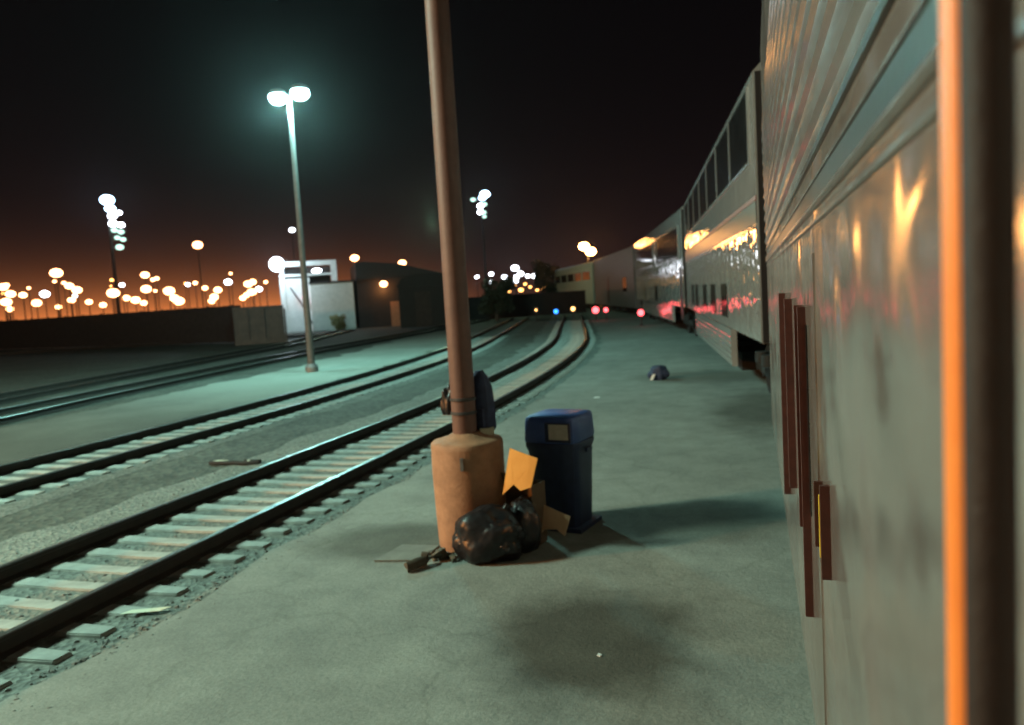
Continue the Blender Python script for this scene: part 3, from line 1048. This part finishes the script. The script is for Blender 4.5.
ORD = ['leftmost', 'second', 'third', 'fourth', 'fifth', 'sixth', 'seventh', 'eighth', 'ninth', 'tenth', 'eleventh', 'twelfth', 'thirteenth', 'fourteenth', 'fifteenth', 'sixteenth', 'seventeenth',
       'eighteenth', 'nineteenth', 'twentieth', 'twenty-first', 'twenty-second', 'twenty-third', 'twenty-fourth', 'twenty-fifth', 'twenty-sixth', 'twenty-seventh', 'twenty-eighth']
def ordinal(i, n):
    if i < 26:
        return ORD[i] + (' from the left' if i else '')
    j = n - 1 - i
    return ('rightmost' if j == 0 else ORD[j] + ' from the right')
SODIUM += [(-79.4,83.9,6.33,0.38),(-111.8,93.8,6.95,0.23),(-74.7,82.9,5.61,0.29),(-88.6,107.1,7.01,0.25),(-94.8,89.3,7.54,0.39),(-83.0,93.9,5.62,0.35),(-102.8,90.5,7.27,0.35),(-83.8,86.8,7.26,0.26),(-85.1,81.7,5.30,0.38),(-74.7,100.4,7.65,0.31),(-111.6,94.5,7.20,0.24),(-87.9,100.0,7.75,0.38),(-83.2,77.0,7.06,0.32),(-99.2,83.8,7.51,0.39),(-94.3,97.4,7.00,0.24),(-89.1,100.5,7.65,0.39)]
SODIUM.sort(key=lambda q: q[0] / q[1])
for i, (x, y, z, R) in enumerate(SODIUM):
    big = ' tall' if z > 7 else ''
    street_lamp_proto('%s%s lamp beyond the dark fence, %s of its row' % ('white' if i % 7 == 3 and z < 7 else 'orange', big, ordinal(i, len(SODIUM))), M['halide_soft'] if i % 7 == 3 and z < 7 else M['sodium'] if R > .3 else M['sodium_soft'], R * (.62 + .5 * random.random()), z).location = (x, y, 0)
for (x, y, z, R), lab in zip([(-46.8, 87.3, 7.62, .68), (-41.5, 89.6, 6.69, .62)], ('orange sodium lamp showing above the left end of the dark shed', 'orange sodium lamp showing above the black warehouse')):
    street_lamp_proto(lab, M['sodium'], R * .78, z).location = (x, y, 0)
street_lamp_proto('small pale lamp on a tall post seen beside the twin lamp post', M['halide_soft'], .32, 10.49).location = (-48.15, 76.04, 0)

WHITE = [(-54.0,134.8,5.78,0.55),(-47.6,134.2,5.48,0.45),(-47.2,140.2,4.53,0.57),(-45.3,135.6,5.88,0.55),(-40.6,128.6,5.01,0.60),(-41.7,132.7,4.21,0.80),(-44.4,147.9,7.07,0.98),(-37.9,125.7,4.16,0.67),(-37.6,125.9,4.81,0.59),(-41.8,142.8,5.77,0.76),(-37.7,133.2,5.01,0.53),(-38.6,140.8,5.10,0.74),(-36.0,139.6,5.11,0.73),(-34.7,135.9,6.25,0.71),(-38.6,155.2,5.36,0.92)]
WHITE.sort(key=lambda q: q[0] / q[1])
for i, (x, y, z, R) in enumerate(WHITE):
    o = street_lamp_proto('white yard lamp far off between pole and train, %s of its cluster' % ordinal(i, len(WHITE)), M['halide_soft'], R * .75, z)
    o.location = (x, y, 0)
    o['group'] = 'white lamps far off between pole and train'
ORNG = [(-47.9,147.3,3.96,0.30),(-48.9,152.7,2.97,0.31),(-46.0,148.1,2.65,0.40),(-47.9,158.8,3.88,0.32),(-44.2,150.5,2.71,0.50),(-43.9,152.7,3.88,0.30),(-45.6,162.4,3.29,0.32),(-41.4,152.5,2.52,0.30),(-42.1,158.5,3.94,0.31),(-44.0,166.9,2.93,0.44),(-37.9,147.8,3.73,0.29),(-37.1,146.9,3.10,0.39)]
ORNG.sort(key=lambda q: q[0] / q[1])
for i, (x, y, z, R) in enumerate(ORNG):
    o = street_lamp_proto('small low orange lamp under the white lamps, %s of its cluster' % ordinal(i, len(ORNG)), M['sodium_soft'], R, z)
    o.location = (x, y, 0)
    o['group'] = 'small low orange lamps under the white lamps'

t = thing('street_lamp', 'big double orange lamp above the last car of the train', 'street lamp', (-20.71, 102.94, 0), math.radians(15), 'sodium lamps in the lots beyond the fence')
bm = bmesh.new()
tube(bm, (0, 0, 0), (0, 0, 7.2), .12, .07, 10)
path_tube(bm, [(-.5, 0, 7.55), (0, 0, 7.1), (.5, 0, 6.8)], .05, 8)
finish('post', bm, M['galv'], t, smooth=True)
for (x, z) in ((-.45, 7.72), (.4, 7.0)):
    bm = bmesh.new()
    ball(bm, (x, 0, z), .68, 12, 8, (1, 1, .75))
    finish('diffuser', bm, M['sodium_big'], t, smooth=True)
    bm = bmesh.new()
    lathe(bm, [(.1, .62), (.42, .46)], 10, (x, 0, z))
    finish('hood', bm, M['galv'], t, smooth=True)

def mast(loc, top, label, heads, rz):
    t = thing('floodlight_mast', label, 'floodlight mast', loc, rz, 'high floodlight masts')
    bm = bmesh.new()
    tube(bm, (0, 0, 0), (0, 0, top), .35, .18, 12)
    finish('shaft', bm, M['dark_steel'], t, smooth=True)
    bm = bmesh.new()
    for (x, z, r, lit) in heads:
        tube(bm, (0, 0, z), (x, -.3, z), .06, .06, 6)
    finish('bracket', bm, M['galv'], t)
    for (x, z, r, lit) in heads:
        bm = bmesh.new()
        ball(bm, (x, -.6, z), r, 12, 8, (1.1, .7, .8))
        finish('floodlight', bm, M['mast_glow'] if lit == 2 else M['halide_soft'] if lit == 1 else M['mast_dim'], t, smooth=True)
    return t

mast((-96.86, 101.08, 0), 21.4, 'floodlight mast at far left with a stack of white lamps', [(0, 20.6, .95, 2), (.3, 19.3, .7, 2), (.5, 18.1, .6, 1), (1.5, 18.6, .42, 1), (.5, 16.9, .6, 1), (1.6, 16.7, .5, 1), (0.6, 15.9, .45, 0), (1.5, 15.6, .45, 0),
     (.9, 14.7, .4, 0), (1.7, 14.4, .4, 0), (1.1, 13.2, .55, 0)], math.radians(44))
mast((-55.0, 160.93, 0), 24.5, 'floodlight mast seen between the brown pole and the train', [(.9, 23.6, .95, 2), (.3, 22.9, .7, 2), (-1.7, 22.6, .5, 0), (-.2, 21.2, .65, 1), (.7, 21.5, .5, 0), (-.3, 19.9, .6, 1), (.4, 19.8, .5, 0), (.5, 18.9, .4, 0)], math.radians(19))

# low marker lamps near the ground
def marker(loc, mat, label, r=.12):
    t = thing('marker_lamp', label, 'signal lamp', (loc[0], loc[1], 0.012 if loc[0] > -13.5 else 0), math.radians(12), 'low coloured signal lamps by the train')
    h = loc[2]
    bm = bmesh.new()
    lathe(bm, [(.12, 0), (.12, .05), (.05, .08), (.04, h - .2)], 12)
    finish('post', bm, M['dark_steel'], t, smooth=True)
    bm = bmesh.new()
    box(bm, -.16, .16, -.02, .2, h - .2, h + .2)
    finish('housing', bm, M['dark_steel'], t, bevel=.02)
    bm = bmesh.new()
    tube(bm, (0, -.02, h + .13), (0, -.2, h + .13), .15, .15, 14, False)
    finish('visor', bm, M['dark_steel'], t, smooth=True)
    bm = bmesh.new()
    ball(bm, (0, -.06, h), r, 12, 8, (1, .5, 1))
    finish('lens', bm, mat, t, smooth=True)

marker((-9.56, 49.08, .66), M['red_glow'], 'large red signal lamp in front of the pale green car', .21)
marker((-8.92, 49.19, .63), M['red_glow'], 'smaller red signal lamp just right of the large red one', .14)
marker((-5.42, 39.64, .66), M['red_glow'], 'red signal lamp close to the third car of the train', .16)
marker((-12.5, 50.48, .67), M['blue_glow'], 'blue signal lamp near the ground left of the train', .14)
marker((-11.39, 50.74, .77), M['amber_glow'], 'amber signal lamp between the blue and red signal lamps', .13)
marker((-14.3, 52.07, .81), M['amber_glow'], 'dim amber signal lamp left of the blue signal lamp', .07)

# ------------------------------------------------------------------ fence, box, buildings
def frame_between(a, b):
    d = Vector((b[0] - a[0], b[1] - a[1], 0))
    return d.length, math.atan2(d.y, d.x)

L, a = frame_between((-64.0, 50.3), (-30.6, 41.7))
t = thing('boundary_fence', 'long dark boarded fence below the orange lamps', 'fence', (-64.0, 50.3, 0), a)
bm = bmesh.new()
x = 0
while x < L:
    box(bm, x, x + .235, 0, .03, .05, 2.36 + random.uniform(-.015, .015))
    x += .24
finish('boards', bm, M['fence'], t)
bm = bmesh.new()
for z in (.5, 1.9):
    box(bm, 0, L, .032, .09, z, z + .1)
finish('stringer', bm, M['fence'], t)
k = 0
while k * 2.4 < L:
    bm = bmesh.new()
    box(bm, k * 2.4, k * 2.4 + .12, .092, .2, 0, 2.42)
    finish('fence_post', bm, M['fence'], t)
    k += 1
bm = bmesh.new()
box(bm, 0, .7, 0, .09, 0, .12)
box(bm, .1, .6, -.02, .07, .12, .2)
o = finish('kerb_lamp', bm, M['amber_glow'], loc=(-38.93, 45.6, 0.02))
bpy.data.objects.remove(o)

L, a = frame_between((-28.75, 38.5), (-26.41, 40.05))
t = thing('steel_container', 'brown ribbed steel container at the right end of the fence', 'container', (-28.75, 38.5, 0), a)
bm = bmesh.new()
pts = []
n = 14
box(bm, 0, L, .06, 2.2, .12, 2.15)
for i in range(n):
    x = i * L / n
    box(bm, x + .02, x + L / n * .55, 0, .058, .22, 2.05)
finish('container_body', bm, M['dumpster'], t)
bm = bmesh.new()
for z0, z1 in ((0.0, .2), (2.07, 2.2)):
    box(bm, -.02, L + .02, -.03, -.002, z0, z1)
box(bm, -.03, -.021, -.03, 2.2, 0, 2.2)
box(bm, L + .021, L + .12, -.03, 2.2, 0, 2.0)
finish('container_frame', bm, M['dumpster'], t)
bm = bmesh.new()
for u in (L * .3, L * .62):
    tube(bm, (u, -.05, .3), (u, -.05, 2.0), .025, .025, 8)
finish('locking_bar', bm, M['dark_steel'], t)

# white corrugated building with a raised portal frame
P0, P1 = (-35.3, 53.1), (-30.4, 56.1)
L, a = frame_between(P0, P1)
t = thing('white_building', 'white corrugated metal building with a flat canopy and floodlight', 'building', (P0[0], P0[1], 0), a)
bm = bmesh.new()
xa = L * .42
n = 26
for i in range(n):
    x = xa + i * (L - xa) / n
    w = (L - xa) / n
    box(bm, x + .01, x + w * .55, -.04, -.001, .1, 3.72)
box(bm, xa, L, 0, 6, 0, 3.75)
finish('front_wall', bm, M['white_metal'], t)
bm = bmesh.new()
box(bm, xa - .08, L + .15, -.15, 6.2, 3.752, 3.9)
finish('front_roof', bm, M['shed_roof'], t)
bm = bmesh.new()
vs = box(bm, .1, xa - .002, 1.2, 6, 0, 4.3)
finish('side_wall', bm, M['white_metal'], t)
bm = bmesh.new()                                              # raised portal: post, beam, post
box(bm, 0.2, L * .80, .9, 1.15, 5.25, 5.62)
box(bm, L * .72, L * .80, .9, 1.15, 3.902, 5.249)
box(bm, 0.2, .5, .9, 1.15, 0, 5.249)
finish('portal_frame', bm, M['white_metal'], t)
bm = bmesh.new()
box(bm, .52, L * .715, 2.6, 2.8, 3.91, 5.2)
finish('upper_wall', bm, M['shed'], t)
bm = bmesh.new()
box(bm, .1, L * .72, .95, 2.5, 4.45, 4.62)
finish('gutter_beam', bm, M['white_metal'], t)
bm = bmesh.new()                                              # sloping stair rail on the side
path_tube(bm, [(.9, .75, 3.6), (1.6, .7, 2.4), (2.4, .65, .6)], .05, 8)
finish('stair_rail', bm, M['dark_steel'], t)
bm = bmesh.new()
box(bm, -.1, .25, .2, .85, 5.25, 5.6)
f = finish('floodlight', bm, M['galv'], t)
bm = bmesh.new()
ball(bm, (.05, -.12, 5.42), .55, 14, 10, (1, .6, 1))
finish('flood_lens', bm, M['halide'], f, smooth=True)
bm = bmesh.new()
ball(bm, (L * .53, 1.7, 4.85), .3, 12, 8, (1.3, .7, .6))
finish('canopy_lamp', bm, M['halide_soft'], t, smooth=True)
bm = bmesh.new()
ball(bm, (2.0, .35, 2.75), .2, 12, 8, (1.2, .6, .7))
bmesh.ops.create_cube(bm, size=.1, matrix=Matrix.Translation((2.0, .6, 2.75)))
finish('red_lamp', bm, M['red_glow'], t, smooth=True)

def leafy(name, label, cat, loc, R, H, mat, n, seed, trunk_r=.18, size=.16, crown_z=None, group=None):
    rnd = random.Random(seed)
    t = thing(name, label, cat, loc, rnd.uniform(0, 6), group)
    bm = bmesh.new()
    ch = crown_z if crown_z is not None else H * .35
    tube(bm, (0, 0, 0), (.1, 0, H * .55), trunk_r, trunk_r * .5, 8)
    for k in range(6):
        an = k * 1.05 + rnd.random()
        z = H * (.3 + .08 * k)
        tube(bm, (.05, 0, z), (math.cos(an) * R * .6, math.sin(an) * R * .6, z + H * .25), trunk_r * .4, trunk_r * .12, 6)
    finish('trunk' if H > 1.6 else 'stem', bm, M['bark'], t)
    bm = bmesh.new()
    clumps = []
    for k in range(26):
        an, rr = rnd.uniform(0, 6.28), R * rnd.random() ** .5 * .85
        zz = ch + (H - ch) * rnd.uniform(.12, .9)
        clumps.append((Vector((math.cos(an) * rr, math.sin(an) * rr, zz)), R * rnd.uniform(.22, .45)))
    for i in range(n):
        c, r = rnd.choice(clumps)
        d = Vector((rnd.gauss(0, 1), rnd.gauss(0, 1), rnd.gauss(0, 1))).normalized() * r * rnd.random() ** .4
        p = c + d
        p.z = max(.05, p.z)
        u = Vector((rnd.gauss(0, 1), rnd.gauss(0, 1), rnd.gauss(0, .6))).normalized()
        w = u.orthogonal().normalized()
        s = size * rnd.uniform(.6, 1.4)
        bm.faces.new([bm.verts.new(p + u * s), bm.verts.new(p + w * s * .5), bm.verts.new(p - u * s), bm.verts.new(p - w * s * .5)])
    finish('crown' if H > 1.6 else 'foliage', bm, mat, t)
    return t

leafy('shrub', 'dry yellowish shrub against the white corrugated wall', 'shrub', (-31.2, 54.7, 0), .6, 1.15, M['shrub'], 1300, 3, .05, .09, .1)

# long dark shed right of the white building
P0, P1 = (-30.2, 56.35), (-24.23, 60.0)
L, a = frame_between(P0, P1)
t = thing('dark_shed', 'long dark shed with an orange wall lamp', 'shed', (P0[0], P0[1], 0), a)
bm = bmesh.new()
box(bm, 0, L, 0, 8, 0, 3.9)
finish('wall', bm, M['shed'], t)
bm = bmesh.new()
extrude_profile(bm, [(-.02, 3.902), (L + .2, 3.902), (L + .2, 4.0), (L * .5, 5.0), (.6, 5.3), (-.02, 5.2)], -.3, 8.3)
finish('roof', bm, M['shed_roof'], t)
bm = bmesh.new()
box(bm, 2.55, 3.25, -.03, -.002, 0, 2.0)
d = finish('door', bm, M['tan_concrete'], t)
bm = bmesh.new()
box(bm, 1.98, 2.23, -.35, -.003, 3.64, 3.72)
h = finish('wall_lamp', bm, M['galv'], t)
bm = bmesh.new()
ball(bm, (2.1, -.32, 3.44), .3, 12, 8, (1, .8, .8))
finish('lamp_globe', bm, M['sodium'], h, smooth=True)

# dark trees and low dark walls closing the view
P0, P1 = (-24.76, 52.45), (-21.21, 53.98)
L, a = frame_between(P0, P1)
t = thing('warehouse', 'low black warehouse with a low rounded roof left of the brown pole', 'warehouse', (P0[0], P0[1], 0), a)
bm = bmesh.new()
box(bm, 0, L, 0, 5, 0, 3.0)
finish('wall', bm, M['under'], t)
bm = bmesh.new()
arc = [(-.1, 3.002)] + [(-.1 + (L + .2) * k / 12, 3.05 + .85 * math.sin(PI * min(1, max(0, k / 12)) ) ** .3) for k in range(13)] + [(L + .1, 3.002)]
extrude_profile(bm, arc, -.15, 5.1)
finish('roof', bm, M['under'], t)
bm = bmesh.new()
box(bm, L * .3, L * .6, -.04, -.002, 0, 2.6)
finish('roller_door', bm, M['fence'], t)
leafy('tree', 'dark tree right of the brown pole beneath the white lamps', 'tree', (-19.2, 58.2, 0), 1.5, 3.7, M['leaf'], 3600, 13, .16, .18, .2, 'dark trees at the back of the yard')
leafy('tree', 'tall dark tree against the far end of the train', 'tree', (-23.4, 92.5, 0), 2.2, 6.5, M['leaf'], 4200, 14, .2, .22, .4, 'dark trees at the back of the yard')
P0, P1 = (-20.6, 61.0), (-14.5, 72.5)
L, a = frame_between(P0, P1)
t = thing('low_wall', 'low dark wall across the yard under the white lamps', 'wall', (-23.0, 62.0, 0), math.radians(40))
bm = bmesh.new()
box(bm, 0, 11.3, 0, .3, 0, 1.85)
finish('wall_face', bm, M['shed'], t)
bm = bmesh.new()
box(bm, -.05, 11.35, -.05, .35, 1.852, 1.95)
finish('coping', bm, M['shed_roof'], t)

# ------------------------------------------------------------------ light
def point(name, loc, color, power, r=.25):
    l = bpy.data.lights.new(name, 'POINT')
    l.color = color
    l.energy = power
    l.shadow_soft_size = r
    o = bpy.data.objects.new(name, l)
    o.location = loc
    COL.objects.link(o)
    return o

MERC = (0.62, 1.0, 0.82)
for sx in (-.42, .42):
    point('post_lamp_light', (-12.96 + sx, 20.85, 7.95), (0.40, 1.0, 0.92), 2300, .2)
point('yard_lamp_light', (-12.0, 1.8, 7.6), (0.62, 1.0, 0.82), 7800, .9)
point('sodium_lamp_light', (-19.0, -3.0, 4.2), (1.0, 0.34, 0.06), 11500, .4)
point('far_yard_light', (-27.0, 66.0, 9.0), (0.62, 1.0, 0.66), 1500, .4)
point('flood_light', (-33.9, 51.4, 5.3), (.75, .92, 1.0), 700, .3)
point('wall_lamp_light', (-28.2, 56.9, 3.0), SOD, 60, .2)

# ------------------------------------------------------------------ night sky with the town's glow low down
w = bpy.data.worlds.new('World')
scene.world = w
w.use_nodes = True
nt = w.node_tree
bg = nt.nodes['Background']
tc = nt.nodes.new('ShaderNodeTexCoord')
sx = nt.nodes.new('ShaderNodeSeparateXYZ')
link(nt, tc.outputs['Generated'], sx.inputs[0])
def math_node(op, a, b=None):
    n = nt.nodes.new('ShaderNodeMath')
    n.operation = op
    for i, v in enumerate((a, b)):
        if v is None:
            continue
        if isinstance(v, (int, float)):
            n.inputs[i].default_value = v
        else:
            link(nt, v, n.inputs[i])
    return n.outputs[0]
def expfall(k):
    e = math_node('MAXIMUM', sx.outputs['Z'], 0.0)
    return math_node('EXPONENT', math_node('MULTIPLY', e, -k))
dot = nt.nodes.new('ShaderNodeVectorMath')
dot.operation = 'DOT_PRODUCT'
dot.inputs[1].default_value = (-0.74, 0.67, 0.0)
link(nt, tc.outputs['Generated'], dot.inputs[0])
mr = nt.nodes.new('ShaderNodeMapRange')
mr.interpolation_type = 'SMOOTHSTEP'
mr.inputs['From Min'].default_value = 0.86
mr.inputs['From Max'].default_value = 1.0
mr.inputs['To Min'].default_value = 0.03
mr.inputs['To Max'].default_value = 1.0
link(nt, dot.outputs['Value'], mr.inputs['Value'])
def scaled(color, f):
    v = nt.nodes.new('ShaderNodeVectorMath')
    v.operation = 'SCALE'
    v.inputs[0].default_value = color
    link(nt, f, v.inputs['Scale'])
    return v.outputs[0]
def add(a, b):
    v = nt.nodes.new('ShaderNodeVectorMath')
    v.operation = 'ADD'
    link(nt, a, v.inputs[0])
    link(nt, b, v.inputs[1])
    return v.outputs[0]
near = scaled((0.85, 0.235, 0.05), math_node('MULTIPLY', expfall(46.0), mr.outputs['Result']))
mid = scaled((0.022, 0.0105, 0.010), expfall(12.0))
base = scaled((0.0030, 0.0026, 0.0030), expfall(0.8))
link(nt, add(add(near, mid), base), bg.inputs['Color'])
bg.inputs['Strength'].default_value = 1.0

# ------------------------------------------------------------------ thin night haze
bm = bmesh.new()
box(bm, -140, 60, -30, 200, -1.2, 32)
m = bpy.data.materials.new('thin_haze')
m.use_nodes = True
hn = m.node_tree
hn.nodes.remove(hn.nodes['Principled BSDF'])
pv = hn.nodes.new('ShaderNodeVolumePrincipled')
pv.inputs['Density'].default_value = HAZE
pv.inputs['Color'].default_value = (.9, .9, .9, 1)
pv.inputs['Anisotropy'].default_value = 0.9
hn.links.new(pv.outputs['Volume'], hn.nodes['Material Output'].inputs['Volume'])
o = finish('haze', bm, m)
o['kind'] = 'stuff'

# ------------------------------------------------------------------ camera
yaw, pitch, roll = math.radians(-17.349), math.radians(5.0), math.radians(3.5)
F = Vector((math.sin(yaw) * math.cos(pitch), math.cos(yaw) * math.cos(pitch), -math.sin(pitch)))
R0 = Vector((math.cos(yaw), -math.sin(yaw), 0))
U0 = R0.cross(F)
c, s = math.cos(roll), math.sin(roll)
Rv = c * R0 - s * U0
Uv = s * R0 + c * U0
mw = Matrix(((Rv.x, Uv.x, -F.x, 0), (Rv.y, Uv.y, -F.y, 0), (Rv.z, Uv.z, -F.z, 2.0), (0, 0, 0, 1)))
cam = bpy.data.cameras.new('Camera')
cam.sensor_width = 36
cam.lens = 780 / 1024 * 36
cam.clip_start = .02
cam.clip_end = 5000
cam.dof.use_dof = True
cam.dof.focus_distance = 2.2
cam.dof.aperture_fstop = 3.4
co = bpy.data.objects.new('Camera', cam)
COL.objects.link(co)
co.matrix_world = mw
scene.camera = co

scene.view_settings.view_transform = 'Standard'
scene.view_settings.look = 'None'
scene.view_settings.gamma = 1
scene.view_settings.exposure = 0
scene.view_settings.use_curve_mapping = False
scene.cycles.use_denoising = True
scene.cycles.sample_clamp_indirect = 4
scene.cycles.max_bounces = 6
scene.cycles.caustics_reflective = False
